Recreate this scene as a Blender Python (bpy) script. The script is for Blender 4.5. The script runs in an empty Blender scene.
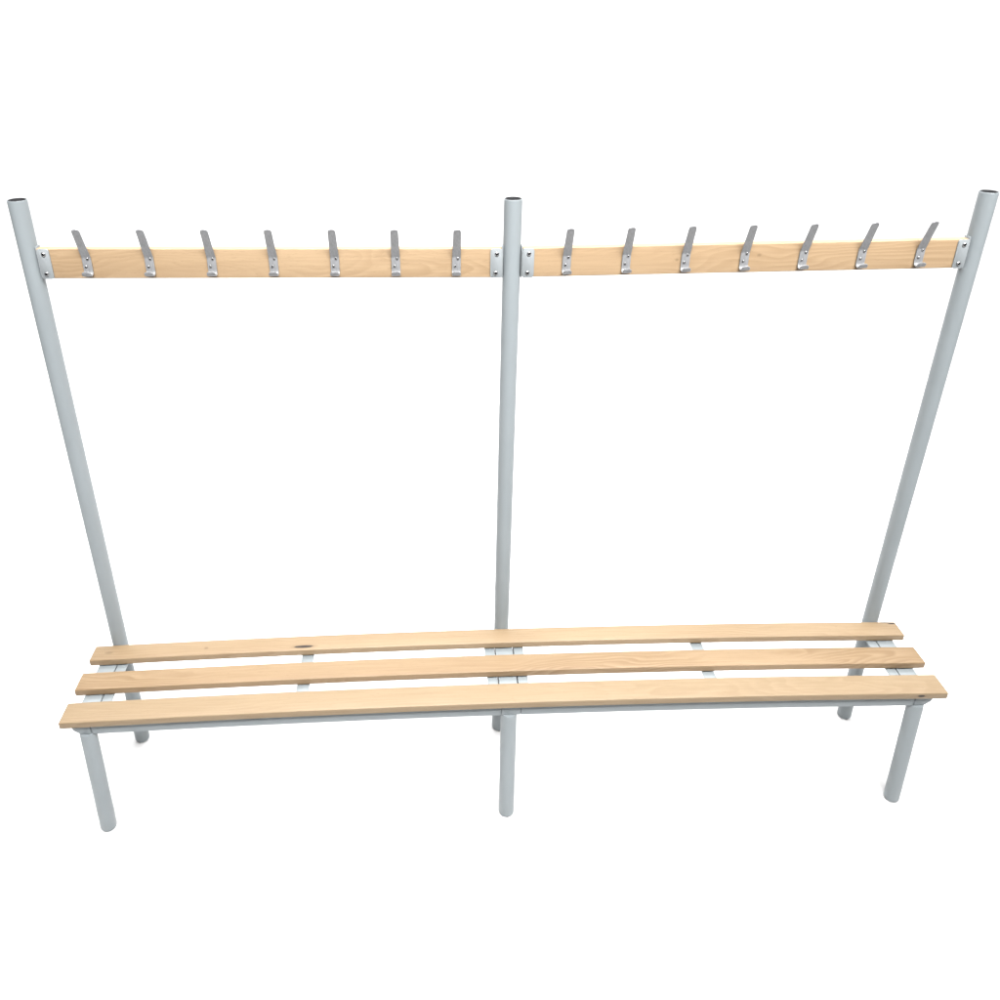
import bpy, bmesh, math, random
from mathutils import Vector, Matrix

random.seed(7)
S = 1.2                      # every dimension below is in units of the frame spacing / 2 (1.2 m)
scn = bpy.context.scene
COL = scn.collection

# ------------------------------------------------------------------ helpers
def finish(name, bm, mats, parent=None, angle=35, loc=(0, 0, 0)):
    bmesh.ops.remove_doubles(bm, verts=bm.verts, dist=1e-6)
    bmesh.ops.recalc_face_normals(bm, faces=bm.faces)
    for v in bm.verts:
        v.co *= S
    me = bpy.data.meshes.new(name)
    bm.to_mesh(me); bm.free()
    for m in (mats if isinstance(mats, (list, tuple)) else [mats]):
        me.materials.append(m)
    me.polygons.foreach_set('use_smooth', [True] * len(me.polygons))
    me.set_sharp_from_angle(angle=math.radians(angle))
    o = bpy.data.objects.new(name, me)
    COL.objects.link(o)
    o.location = Vector(loc) * S
    if parent is not None:
        o.parent = parent
    return o

def bow(x):                  # the seat rides a few millimetres higher over the middle frame
    return 0.0105 - 0.0155 * x * x + 0.0025 * x

def box(bm, x0, x1, y0, y1, z0, z1, bev=0.0, seg=2, warp=None, nx=1):
    t = bmesh.new()
    bmesh.ops.create_cube(t, size=1.0)
    for v in t.verts:
        v.co = Vector(((x0 + x1) / 2 + v.co.x * (x1 - x0), (y0 + y1) / 2 + v.co.y * (y1 - y0),
                       (z0 + z1) / 2 + v.co.z * (z1 - z0)))
    if bev:
        bmesh.ops.bevel(t, geom=list(t.edges), offset=bev, segments=seg, profile=0.5, affect='EDGES')
    for k in range(1, nx):
        x = x0 + (x1 - x0) * k / nx
        bmesh.ops.bisect_plane(t, geom=list(t.verts) + list(t.edges) + list(t.faces),
                               plane_co=(x, 0, 0), plane_no=(1, 0, 0))
    if warp:
        for v in t.verts:
            v.co.z += warp(v.co.x)
    me = bpy.data.meshes.new('tmp'); t.to_mesh(me); t.free()
    bm.from_mesh(me); bpy.data.meshes.remove(me)

def lathe(bm, prof, cx=0, cy=0, n=40, mats=None, axis='Z', close=True):
    """prof: (radius, height) list, bottom to top or any order"""
    rings = []
    for r, z in prof:
        ring = []
        for i in range(n):
            a = 2 * math.pi * i / n
            if axis == 'Z':
                p = (cx + r * math.cos(a), cy + r * math.sin(a), z)
            else:            # axis along -Y
                p = (cx + r * math.cos(a), z, cy + r * math.sin(a))
            ring.append(bm.verts.new(p))
        rings.append(ring)
    fs = []
    for k in range(len(rings) - 1):
        for i in range(n):
            j = (i + 1) % n
            f = bm.faces.new((rings[k][i], rings[k][j], rings[k + 1][j], rings[k + 1][i]))
            if mats: f.material_index = mats[k]
            fs.append(f)
    if close:
        f = bm.faces.new(rings[0]); 
        if mats: f.material_index = mats[0]
        f = bm.faces.new(rings[-1])
        if mats: f.material_index = mats[-1]
    return rings

def rrect(y0, y1, z0, z1, r, seg=5):
    pts = []
    for (cy, cz, a0) in ((y1 - r, z1 - r, 0), (y0 + r, z1 - r, 90), (y0 + r, z0 + r, 180), (y1 - r, z0 + r, 270)):
        for k in range(seg + 1):
            a = math.radians(a0 + 90 * k / seg)
            pts.append((cy + r * math.cos(a), cz + r * math.sin(a)))
    return pts

def board(bm, x0, x1, y0, y1, z0, z1, r, er, dz, nx=48):
    """long timber board along x, rounded arrises, eased ends"""
    secs = []
    for k in range(5):
        a = math.radians(90 * (4 - k) / 4)
        secs.append((x0 + er * (1 - math.sin(a)), er * (1 - math.cos(a))))
    xs = [(x0 + er + (x1 - x0 - 2 * er) * k / nx, 0.0) for k in range(1, nx)]
    secs += xs
    for k in range(5):
        a = math.radians(90 * k / 4)
        secs.append((x1 - er * (1 - math.sin(a)), er * (1 - math.cos(a))))
    rings = []
    for x, ins in secs:
        ring = [bm.verts.new((x, y, z + dz(x))) for y, z in rrect(y0 + ins, y1 - ins, z0 + ins, z1 - ins, max(r - ins * .5, .0008))]
        rings.append(ring)
    n = len(rings[0])
    for k in range(len(rings) - 1):
        for i in range(n):
            j = (i + 1) % n
            bm.faces.new((rings[k][i], rings[k][j], rings[k + 1][j], rings[k + 1][i]))
    bm.faces.new(rings[0]); bm.faces.new(rings[-1])

# ------------------------------------------------------------------ materials
def mat(name):
    m = bpy.data.materials.new(name); m.use_nodes = True
    nt = m.node_tree
    b = nt.nodes['Principled BSDF']
    return m, nt, b

def N(nt, t, **kw):
    n = nt.nodes.new(t)
    for k, v in kw.items():
        setattr(n, k, v)
    return n

def math_node(nt, op, a, b=None, c=None, clamp=False):
    n = N(nt, 'ShaderNodeMath', operation=op, use_clamp=clamp)
    for i, v in enumerate((a, b, c)):
        if v is None: continue
        if isinstance(v, (int, float)): n.inputs[i].default_value = v
        else: nt.links.new(v, n.inputs[i])
    return n.outputs[0]

def mix_col(nt, fac, a, b):
    n = N(nt, 'ShaderNodeMix', data_type='RGBA')
    for sock, v in ((n.inputs['Factor'], fac), (n.inputs[6], a), (n.inputs[7], b)):
        if isinstance(v, (int, float)): sock.default_value = v
        elif isinstance(v, tuple): sock.default_value = (*v, 1)
        else: nt.links.new(v, sock)
    return n.outputs[2]

def noise(nt, vec, scale, detail=3, rough=.5):
    n = N(nt, 'ShaderNodeTexNoise')
    n.inputs['Scale'].default_value = scale
    n.inputs['Detail'].default_value = detail
    n.inputs['Roughness'].default_value = rough
    nt.links.new(vec, n.inputs['Vector'])
    return n.outputs['Fac']

def mapping(nt, vec, loc=(0, 0, 0), scale=(1, 1, 1), rot=(0, 0, 0)):
    n = N(nt, 'ShaderNodeMapping')
    n.inputs['Location'].default_value = loc
    n.inputs['Scale'].default_value = scale
    n.inputs['Rotation'].default_value = rot
    nt.links.new(vec, n.inputs['Vector'])
    return n.outputs['Vector']

def smooth(nt, v, lo, hi, a=0.0, b=1.0):
    n = N(nt, 'ShaderNodeMapRange', interpolation_type='SMOOTHSTEP')
    nt.links.new(v, n.inputs['Value'])
    n.inputs['From Min'].default_value = lo; n.inputs['From Max'].default_value = hi
    n.inputs['To Min'].default_value = a; n.inputs['To Max'].default_value = b
    return n.outputs['Result']

def wood(name, seed, light, dark, figure=0.6, knots=(), rings=70.0, tilt=.07):
    """beech: growth rings of a slightly leaning log cut by the board, fine pores along the grain.
    knots: (x, y, z, half length, half width, strength) in metres, in the part's own coordinates"""
    m, nt, b = mat(name)
    tc = N(nt, 'ShaderNodeTexCoord').outputs['Object']
    off = mapping(nt, tc, loc=(seed * 3.17, seed * 1.31, seed * .73))
    # slow wander of the grain
    wander = noise(nt, mapping(nt, off, scale=(1.3, 5, 5)), 1.0, 2, .5)
    wander2 = noise(nt, mapping(nt, off, scale=(4.5, 14, 14)), 1.0, 2, .5)
    sep = N(nt, 'ShaderNodeSeparateXYZ'); nt.links.new(tc, sep.inputs[0])
    x, y, z = sep.outputs
    # distance to a pith line that leans through the board
    px = math_node(nt, 'MULTIPLY_ADD', x, tilt * (1 if seed % 2 else -1), .03 + .013 * (seed % 3))
    w1 = math_node(nt, 'MULTIPLY_ADD', wander, .22, -.11)
    w2 = math_node(nt, 'MULTIPLY_ADD', wander2, .05, -.025)
    d1 = math_node(nt, 'ADD', math_node(nt, 'ADD', px, w1), w2)
    yy = math_node(nt, 'ADD', y, .013 * (seed % 4) + (.21 if seed < 10 else 0))
    zz = math_node(nt, 'ADD', z, (-.433 if seed < 10 else -1.62) + .012 * (seed % 5))
    r = math_node(nt, 'SQRT', math_node(nt, 'ADD', math_node(nt, 'MULTIPLY', math_node(nt, 'ADD', yy, d1), math_node(nt, 'ADD', yy, d1)),
                  math_node(nt, 'MULTIPLY', math_node(nt, 'ADD', zz, d1), math_node(nt, 'ADD', zz, d1))))
    ph = math_node(nt, 'FRACT', math_node(nt, 'MULTIPLY', r, rings))
    ring = math_node(nt, 'MULTIPLY', smooth(nt, ph, .0, .75), smooth(nt, ph, .82, 1.0, 1, 0))
    fade = smooth(nt, noise(nt, mapping(nt, off, scale=(2.2, 7, 7)), 1.0, 2), .36, .62)
    ringf = math_node(nt, 'MULTIPLY', math_node(nt, 'MULTIPLY', ring, fade), figure)
    broad = smooth(nt, noise(nt, mapping(nt, off, scale=(1.1, 9, 9)), 1.0, 3), .3, .72)
    streak = smooth(nt, noise(nt, mapping(nt, off, scale=(6, 160, 160)), 1.0, 3, .6), .3, .75)
    fleck = smooth(nt, noise(nt, mapping(nt, off, scale=(60, 620, 620)), 1.0, 2, .6), .60, .74)
    c = mix_col(nt, math_node(nt, 'MULTIPLY', broad, .45 * figure), light, dark)
    c = mix_col(nt, ringf, c, dark)
    c = mix_col(nt, math_node(nt, 'MULTIPLY', streak, .45), c, dark)
    deep = tuple(v * .62 for v in dark)
    c = mix_col(nt, math_node(nt, 'MULTIPLY', fleck, .38), c, deep)
    for (kx, ky, kz, hx, hy, hz, st, soft) in knots:
        ax = []
        for v, k, h in ((x, kx, hx), (y, ky, hy), (z, kz, hz)):
            d = math_node(nt, 'DIVIDE', math_node(nt, 'SUBTRACT', v, k * S), h)
            ax.append(math_node(nt, 'MULTIPLY', d, d))
        wob = math_node(nt, 'MULTIPLY_ADD', noise(nt, mapping(nt, tc, scale=(90, 300, 300)), 1.0, 3), .7, -.35)
        dd = math_node(nt, 'ADD', math_node(nt, 'ADD', ax[0], ax[1]), math_node(nt, 'ADD', ax[2], wob))
        if soft:
            c = mix_col(nt, smooth(nt, dd, .1, 1.4, st, 0), c, deep)
        else:
            c = mix_col(nt, smooth(nt, dd, .7, 2.6, .45 * st, 0), c, deep)
            c = mix_col(nt, smooth(nt, dd, .6, 1.0, st, 0), c, (.018, .012, .008))
    nt.links.new(c, b.inputs['Base Color'])
    b.inputs['Roughness'].default_value = .42
    b.inputs['Specular IOR Level'].default_value = .35
    rr = math_node(nt, 'MULTIPLY_ADD', streak, .14, .38)
    nt.links.new(rr, b.inputs['Roughness'])
    bp = N(nt, 'ShaderNodeBump'); bp.inputs['Strength'].default_value = .12; bp.inputs['Distance'].default_value = .0006
    nt.links.new(streak, bp.inputs['Height']); nt.links.new(bp.outputs[0], b.inputs['Normal'])
    return m

def paint(name, col, rough=.42):
    m, nt, b = mat(name)
    tc = N(nt, 'ShaderNodeTexCoord').outputs['Object']
    n1 = noise(nt, mapping(nt, tc, scale=(9, 9, 3)), 1.0, 4, .6)
    n2 = noise(nt, tc, 420, 2, .5)
    dirt = smooth(nt, noise(nt, mapping(nt, tc, scale=(30, 30, 8)), 1.0, 5, .7), .58, .8)
    c = mix_col(nt, smooth(nt, n1, .25, .75), tuple(v * .95 for v in col), tuple(min(1, v * 1.04) for v in col))
    c = mix_col(nt, math_node(nt, 'MULTIPLY', dirt, .10), c, tuple(v * .6 for v in col))
    nt.links.new(c, b.inputs['Base Color'])
    nt.links.new(math_node(nt, 'MULTIPLY_ADD', n1, .16, rough - .08), b.inputs['Roughness'])
    b.inputs['Specular IOR Level'].default_value = .4
    bp = N(nt, 'ShaderNodeBump'); bp.inputs['Strength'].default_value = .10; bp.inputs['Distance'].default_value = .0004
    nt.links.new(n2, bp.inputs['Height']); nt.links.new(bp.outputs[0], b.inputs['Normal'])
    return m

def metal(name, col, rough, metallic=1.0):
    m, nt, b = mat(name)
    tc = N(nt, 'ShaderNodeTexCoord').outputs['Object']
    n1 = noise(nt, mapping(nt, tc, scale=(260, 260, 40)), 1.0, 3, .6)
    c = mix_col(nt, smooth(nt, n1, .3, .7), tuple(v * .86 for v in col), tuple(min(1, v * 1.08) for v in col))
    nt.links.new(c, b.inputs['Base Color'])
    b.inputs['Metallic'].default_value = metallic
    nt.links.new(math_node(nt, 'MULTIPLY_ADD', n1, .18, rough - .09), b.inputs['Roughness'])
    return m

def plain(name, col, rough=.6):
    m, nt, b = mat(name)
    tc = N(nt, 'ShaderNodeTexCoord').outputs['Object']
    n1 = noise(nt, tc, 60, 3, .6)
    c = mix_col(nt, n1, tuple(v * .8 for v in col), tuple(v * 1.2 for v in col))
    nt.links.new(c, b.inputs['Base Color'])
    b.inputs['Roughness'].default_value = rough
    b.inputs['Specular IOR Level'].default_value = .04
    return m

M_PAINT = paint('light_grey_paint', (.187, .207, .215))
M_ZINC = metal('zinc_plate', (.205, .207, .212), .42, .12)
M_BRACKET = paint('bracket_paint', (.190, .204, .210), .45)
M_SCREW = metal('screw_steel', (.36, .36, .36), .35)
M_DARK = plain('recess_black', (.012, .012, .013), .7)
M_PLUG = plain('hollow_black', (.010, .010, .011), .45)  # shade inside an open tube, put into the plug's colour
#LIGHT, DARK = (.330, .228, .122), (.238, .148, .072)

# ------------------------------------------------------------------ dimensions (from the photograph's perspective)
H = 1.4811
YP = .0025                   # post axis
YL = -.2859                  # front leg axis
RT = .0192                   # tube radius
ZS, TH = .3604, .0182        # seat top, slat thickness
ZB = ZS - TH
GAP = .0030                  # added gap under the slats, for a dark shadow line
SLATS = [(-.2848, -.2195), (-.1780, -.1170), (-.0722, -.0172)]
YR, ZRT, ZRB = -.0105, 1.3818, 1.3193    # coat rail front face, top, bottom
FR = (-.9990, 0.0, 1.002)

# ------------------------------------------------------------------ floor
bm = bmesh.new()                     # white paper sweep: floor that curves up into a backdrop
prof = [(-1.15, 0), (0, 0), (3.0, 0)]
prof += [(3.0 + 1.6 * math.sin(math.radians(a)), 1.6 - 1.6 * math.cos(math.radians(a))) for a in range(6, 91, 6)]
prof += [(4.6, 2.6), (4.6, 4.6)]
va = [bm.verts.new((-8.5, y, z)) for y, z in prof]
vb = [bm.verts.new((8.5, y, z)) for y, z in prof]
for k in range(len(prof) - 1):
    bm.faces.new((va[k], vb[k], vb[k + 1], va[k + 1]))
m_floor, nt, b = mat('white_floor')
tc = N(nt, 'ShaderNodeTexCoord').outputs['Object']
nf = noise(nt, tc, 3, 3)
nt.links.new(mix_col(nt, nf, (.62, .62, .62), (.64, .64, .64)), b.inputs['Base Color'])
b.inputs['Roughness'].default_value = .8
b.inputs['Specular IOR Level'].default_value = .2
floor = finish('floor', bm, m_floor)
floor['kind'] = 'structure'; floor['label'] = 'plain white floor sweeping up into a white backdrop'

# ------------------------------------------------------------------ the bench
root = bpy.data.objects.new('cloakroom_bench', None)
COL.objects.link(root)
root['label'] = 'long cloakroom bench with three beech slats, light grey tube frame and coat hook rail above'
root['category'] = 'bench'

# posts, each running from the floor past the seat to a top where a black plug paints in the shaded hollow
for x, dh in zip(FR, (.0015, -.004, .0025)):
    bm = bmesh.new()
    h = H + dh
    prof = [(RT - .0075, .0), (RT - .003, .0012), (RT - .0008, .004), (RT, .008), (RT, .15), (RT, .33)]
    prof += [(RT, .33 + (h - .33) * k / 6) for k in range(1, 6)]
    prof += [(RT, h - .0008), (RT - .0006, h), (RT - .0014, h), (RT - .0018, h - .0008), (RT - .0018, h - .03)]
    lathe(bm, prof, x, YP)
    p = finish('post', bm, M_PAINT, root)
    bm = bmesh.new()
    ri = RT - .0022
    lathe(bm, [(ri, h - .02), (ri, h - .0004), (ri * .97, h + .0004), (ri * .86, h + .0002), (ri * .78, h - .0016), (ri * .5, h - .0030), (ri * .1, h - .0032)], x, YP)
    finish('hollow_plug', bm, M_PLUG, p)

# front legs: shorter tubes with a domed top under the seat frame
for x in (-1.0015, -.004, .999):
    bm = bmesh.new()
    zt = ZB - .0298 + bow(x)
    prof = [(RT - .0075, .0), (RT - .003, .0012), (RT - .0008, .004), (RT, .008), (RT, .12), (RT, .22), (RT, zt - .012),
            (RT * .985, zt - .003), (RT * .93, zt - .0005), (RT * .2, zt)]
    lathe(bm, prof, x, YL)
    for v in bm.verts:               # the leg leans back a little towards its top
        v.co.y += .0225 * v.co.z / zt
    finish('leg', bm, M_PAINT, root)

# crossbars: the pressed steel bar that joins front leg and post at each frame
for i, x in enumerate((-1.011, 0.0005, 1.010)):
    bm = bmesh.new()
    w = .0222
    z1, z0 = ZB - GAP, ZB - .0305
    c = .020
    if i == 0: poly = [(x - w, z1), (x + w, z1), (x + w, z0), (x - w + c, z0), (x - w + .004, z0 + .013)]
    elif i == 2: poly = [(x - w, z1), (x + w, z1), (x + w - .004, z0 + .013), (x + w - c, z0), (x - w, z0)]
    else: poly = [(x - w, z1), (x + w, z1), (x + w, z0), (x - w, z0)]
    y0, y1 = SLATS[0][0] + .0098, YP - RT * .6
    va = [bm.verts.new((a, y0, zz + bow(x))) for a, zz in poly]
    vb = [bm.verts.new((a, y1, zz + bow(x))) for a, zz in poly]
    n = len(poly)
    for k in range(n):
        bm.faces.new((va[k], va[(k + 1) % n], vb[(k + 1) % n], vb[k]))
    bm.faces.new(va); bm.faces.new(vb)
    bmesh.ops.bevel(bm, geom=list(bm.edges), offset=.0014, segments=2, profile=.5, affect='EDGES')
    for sx in ((1,), (-1, 1), (-1,))[i]:      # filler plates added behind the joints so the gaps look dark
        box(bm, x + sx * (w + .0012) - .004, x + sx * (w + .0012) + .004, y0 + .0042, y0 + .0060, z0 - .0012 + bow(x), z1 - .001 + bow(x))
    finish('crossbar', bm, M_PAINT, root)

# two angle-iron seat frames bolted between the crossbars, each with a middle strut
for x0, x1 in ((-.9868, -.0240), (.0248, .9858)):
    bm = bmesh.new()
    zt, zb = ZB - GAP - .0002, ZB - .0305
    yf, yb = SLATS[0][0] + .0100, SLATS[2][1] - .006
    t = .003
    # front angle: upright web and top flange
    box(bm, x0, x1, yf, yf + t, zb, zt, .0007, 2, bow, 40)
    box(bm, x0 + .001, x1 - .001, yf + t + .0003, yf + .026, zt - t, zt - .0003, .0006, 2, bow, 40)
    box(bm, x0, x1, yb - t, yb, zb, zt, .0007, 2, bow, 40)
    box(bm, x0 + .001, x1 - .001, yb - .026, yb - t - .0003, zt - t, zt - .0003, .0006, 2, bow, 40)
    fr = finish('seat_frame', bm, M_PAINT, root)
    for a, b_ in ((x0 + .0008, x0 + .0255), (x1 - .0255, x1 - .0008)):
        bm = bmesh.new()
        box(bm, a, b_, yf + .0268, yb - .0268, zt - t, zt - .0002, .0006, 2, bow, 2)
        # upright web of the end angle, against the crossbar
        s0, s1 = (a, a + t) if a < (x0 + x1) / 2 else (b_ - t, b_)
        box(bm, s0, s1, yf + .0268, yb - .0268, zb, zt - t - .0003, .0006, 2, bow, 1)
        finish('end_flange', bm, M_PAINT, fr)
    xm = -.5025 if x0 < 0 else .5040
    bm = bmesh.new()
    box(bm, xm - .0155, xm + .0155, yf + .0268, yb - .0268, zt - t, zt - .0002, .0008, 2, bow, 2)
    finish('strut', bm, M_PAINT, fr)

# seat slats
WS = [wood('beech_front', 1, (.221, .162, .098), (.174, .119, .066), .5,
           [(.9920, -.2850, .3500, .0115, .010, .0040, 1.0, 0), (.935, -.245, .352, .006, .006, .01, .35, 1)]),
      wood('beech_middle', 2, (.223, .156, .091), (.160, .103, .053), 1.0, []),
      wood('beech_back', 3, (.223, .162, .098), (.166, .110, .059), .75,
           [(-.513, -.0590, .362, .0320, .0064, .02, 1.0, 0), (-.764, -.0477, .36, .007, .005, .02, .7, 1),
            (1.030, -.0185, .352, .0180, .0040, .02, 1.0, 0), (1.0455, -.0245, .352, .0130, .0036, .02, 1.0, 0),
            (-1.012, -.046, .35, .014, .0055, .02, .6, 1)])]
for i, (y0, y1) in enumerate(SLATS):
    bm = bmesh.new()
    ov = (-1.0545, 1.0590)
    board(bm, ov[0], ov[1], y0, y1, ZB, ZS, .0025, .0034, bow)
    s = finish('slat', bm, WS[i], root, 50)
    s['label'] = ('front seat slat of plain pale beech with a small dark knot near one end',
                  'middle seat slat of darker beech with strong grain',
                  'back seat slat of beech with a dark split knot')[i]

# coat rails
def rail_dz(x):
    return -.0044 + .0098 * (abs(x) - .05)
WR = [wood('beech_rail', 11, (.306, .217, .131), (.226, .151, .085), .7, [], 85, .09),
      wood('beech_rail_veined', 14, (.304, .215, .129), (.222, .147, .082), .6,
           [(.352, YR, 1.349, .005, .01, .004, .6, 1), (.528, YR, 1.357, .006, .01, .004, .55, 1)], 85, .09)]
for i, (x0, x1) in enumerate(((-.9790, -.0225), (.0225, .9790))):
    bm = bmesh.new()
    board(bm, x0, x1, YR, YR + .0195, ZRB, ZRT, .0022, .0015, rail_dz, 24)
    finish('coat_rail', bm, WR[i], root, 50)

# screws
def screw_mesh(name, r, recess=True):
    bm = bmesh.new()
    lathe(bm, [(r, .001), (r, -.0006), (r * .93, -.0014), (r * .72, -.0021), (r * .60, -.0023), (r * .48, -.0012), (r * .1, -.0010)], 0, 0, 20,
          [0, 0, 0, 0, 1, 1, 1], 'Y')
    o = finish(name, bm, [M_SCREW, M_DARK])
    return o

def dup(src, parent, loc):
    o = src.copy(); COL.objects.link(o)
    o.parent = parent; o.location = Vector(loc) * S
    return o

# end brackets that hold the rails to the posts
first_screw = None
for px, side in ((FR[0], 1), (FR[1], -1), (FR[1], 1), (FR[2], -1)):
    bm = bmesh.new()
    a, c = .0212, .0462
    x0, x1 = sorted((side * a, side * c))
    zc = (ZRT + ZRB) / 2 + rail_dz(px + side * .035)
    hz = .0312
    pl = rrect(x0, x1, -hz, hz, .0052, 5)
    f1 = [bm.verts.new((u, YR - .0032, v)) for u, v in pl]
    f2 = [bm.verts.new((u, YR - .0003, v)) for u, v in pl]
    n = len(pl)
    for k in range(n):
        bm.faces.new((f1[k], f1[(k + 1) % n], f2[(k + 1) % n], f2[k]))
    bm.faces.new(f1); bm.faces.new(f2)
    bmesh.ops.bevel(bm, geom=[e for e in bm.edges if abs(e.verts[0].co.y - e.verts[1].co.y) < 1e-6 and e.verts[0].co.y < YR - .003], offset=.0006, segments=2, profile=.5, affect='EDGES')
    # return flange beside the post
    q0, q1 = sorted((side * (a - .0021), side * (a + .0004)))
    box(bm, q0, q1, YR + .0006, YR + .0215, -hz - .001, hz + .0040, .0006)
    br = finish('bracket', bm, M_BRACKET, root, 40, (px, 0, zc))
    for sz in (-1, 1):
        loc = (side * (a + c) / 2 + (-.001 if sz < 0 else .001), YR - .0036, sz * .0205)
        if first_screw is None:
            first_screw = screw_mesh('screw', .0046)
            first_screw.parent = br; first_screw.location = Vector(loc) * S
        else:
            s_ = dup(first_screw, br, loc)
            s_.rotation_euler.y = random.uniform(0, 3)

# coat hooks: bent strip, long upper prong leaning out, flat plate, short upturned lip
def hook_bm():
    bm = bmesh.new()
    key = [(-.0330, .0800), (-.0303, .0752), (-.0255, .0650), (-.0200, .0530), (-.0145, .0410), (-.0090, .0290), (-.0054, .0212), (-.0032, .0165), (-.0026, .0130),
           (-.0026, .0080), (-.0026, -.0050), (-.0026, -.0125), (-.0036, -.0168), (-.0068, -.0200), (-.0115, -.0208), (-.0162, -.0190),
           (-.0190, -.0150), (-.0204, -.0105)]
    P = [Vector((0, y, z)) for y, z in key]
    # smooth resample
    pts = []
    for i in range(len(P) - 1):
        p0, p1, p2, p3 = P[max(i - 1, 0)], P[i], P[i + 1], P[min(i + 2, len(P) - 1)]
        for k in range(3):
            t = k / 3
            pts.append(.5 * ((2 * p1) + (p2 - p0) * t + (2 * p0 - 5 * p1 + 4 * p2 - p3) * t * t + (3 * p1 - p0 - 3 * p2 + p3) * t ** 3))
    pts.append(P[-1])
    L = [0]
    for i in range(1, len(pts)): L.append(L[-1] + (pts[i] - pts[i - 1]).length)
    tot = L[-1]
    secs = []
    th = .0013
    for i, p in enumerate(pts):
        tg = (pts[min(i + 1, len(pts) - 1)] - pts[max(i - 1, 0)]).normalized()
        nr = Vector((0, -tg.z, tg.y))
        s = L[i]
        w = .0079 + .0013 * min(1, s / (tot * .6))
        R0, R1 = .0062, .0052
        if s < R0: w -= R0 - math.sqrt(max(R0 * R0 - (R0 - s) ** 2, 0)) * .98
        if tot - s < R1: w -= R1 - math.sqrt(max(R1 * R1 - (R1 - tot + s) ** 2, 0)) * .98
        secs.append((p, nr, max(w, .0022)))
    rings = []
    e = .0006
    for p, nr, w in secs:
        ring = []
        for (sx, sn) in ((-w + e, th), (w - e, th), (w, th - e), (w, -th + e), (w - e, -th), (-w + e, -th), (-w, -th + e), (-w, th - e)):
            q = p + nr * sn; ring.append(bm.verts.new((sx, q.y, q.z)))
        rings.append(ring)
    for k in range(len(rings) - 1):
        for i in range(8):
            j = (i + 1) % 8
            bm.faces.new((rings[k][i], rings[k][j], rings[k + 1][j], rings[k + 1][i]))
    bm.faces.new(rings[0]); bm.faces.new(rings[-1])
    return bm

HS = .127
hook_x = [-.499 + (i - 3) * HS for i in range(7)] + [.4962 + (i - 3) * HS for i in range(7)]
hook0 = hs = None
for x in hook_x:
    loc = (x, YR - .0004, ZRB + .0300 + rail_dz(x))
    if hook0 is None:
        hook0 = finish('coat_hook', hook_bm(), M_ZINC, root, 40, loc)
        hs = screw_mesh('screw', .0026)
        hs.parent = hook0; hs.location = Vector((.0030, -.0041, .0130)) * S
        dup(hs, hook0, (-.0026, -.0041, -.0030))
    else:
        h = hook0.copy(); COL.objects.link(h); h.parent = root
        h.location = Vector(loc) * S
        h.rotation_euler = (0, random.uniform(-.012, .012), random.uniform(-.02, .02))
        for c in list(hook0.children):
            d = c.copy(); COL.objects.link(d); d.parent = h

# ------------------------------------------------------------------ light: dim grey world, key and ceiling lamps, added softbox for the backdrop
w = bpy.data.worlds.new('World'); scn.world = w; w.use_nodes = True
nt = w.node_tree
bg = nt.nodes['Background']
tc = N(nt, 'ShaderNodeTexCoord').outputs['Generated']
sep = N(nt, 'ShaderNodeSeparateXYZ'); nt.links.new(tc, sep.inputs[0])
up = smooth(nt, sep.outputs[2], -.1, .9)
c = mix_col(nt, up, (.14, .143, .147), (.5, .5, .5))
nt.links.new(c, bg.inputs['Color']); bg.inputs['Strength'].default_value = 1.0

def area(name, loc, target, size, power, col=(1, 1, 1), spread=180):
    l = bpy.data.lights.new(name, 'AREA'); l.shape = 'RECTANGLE'; l.size = size[0]; l.size_y = size[1]
    l.spread = math.radians(spread); l.energy = power; l.color = col
    o = bpy.data.objects.new(name, l); COL.objects.link(o)
    o.location = loc
    o.rotation_euler = (Vector(target) - Vector(loc)).to_track_quat('-Z', 'Y').to_euler()
    return o
area('key_lamp', (.35, -2.25, 4.5), (0, .1, 1.3), (4.2, 1.0), 150, spread=70)
area('ceiling_lamp', (.2, .2, 5.2), (0, .1, 0), (6.5, 3.2), 290)
area('backdrop_wash', (.6, 2.7, 5.6), (.6, 4.6, 1.4), (13, 1.2), 820)  # unseen softbox added to wash the backdrop white

# ------------------------------------------------------------------ camera (fitted to the photograph)
cam = bpy.data.cameras.new('camera'); co = bpy.data.objects.new('camera', cam); COL.objects.link(co)
yaw, pitch, roll = .0455, .4803, .0013
co.location = Vector((-.1863, -1.7922, 1.8469)) * S
fwd = Vector((math.sin(yaw) * math.cos(pitch), math.cos(yaw) * math.cos(pitch), -math.sin(pitch)))
rt = Vector((math.cos(yaw), -math.sin(yaw), 0)); upv = rt.cross(fwd)
r2 = math.cos(roll) * rt + math.sin(roll) * upv
u2 = -math.sin(roll) * rt + math.cos(roll) * upv
co.rotation_euler = Matrix((r2, u2, -fwd)).transposed().to_euler()
cam.sensor_fit = 'HORIZONTAL'; cam.sensor_width = 36
cam.lens = 36 * .8604
cam.shift_x = (500 - 462.14) / 1000
cam.shift_y = -(500 - 443.79) / 1000
cam.clip_end = 500; cam.clip_start = .05
scn.camera = co

vs = scn.view_settings
vs.view_transform = 'Standard'; vs.look = 'None'; vs.exposure = 0; vs.gamma = 1; vs.use_curve_mapping = False
scn.cycles.max_bounces = 8
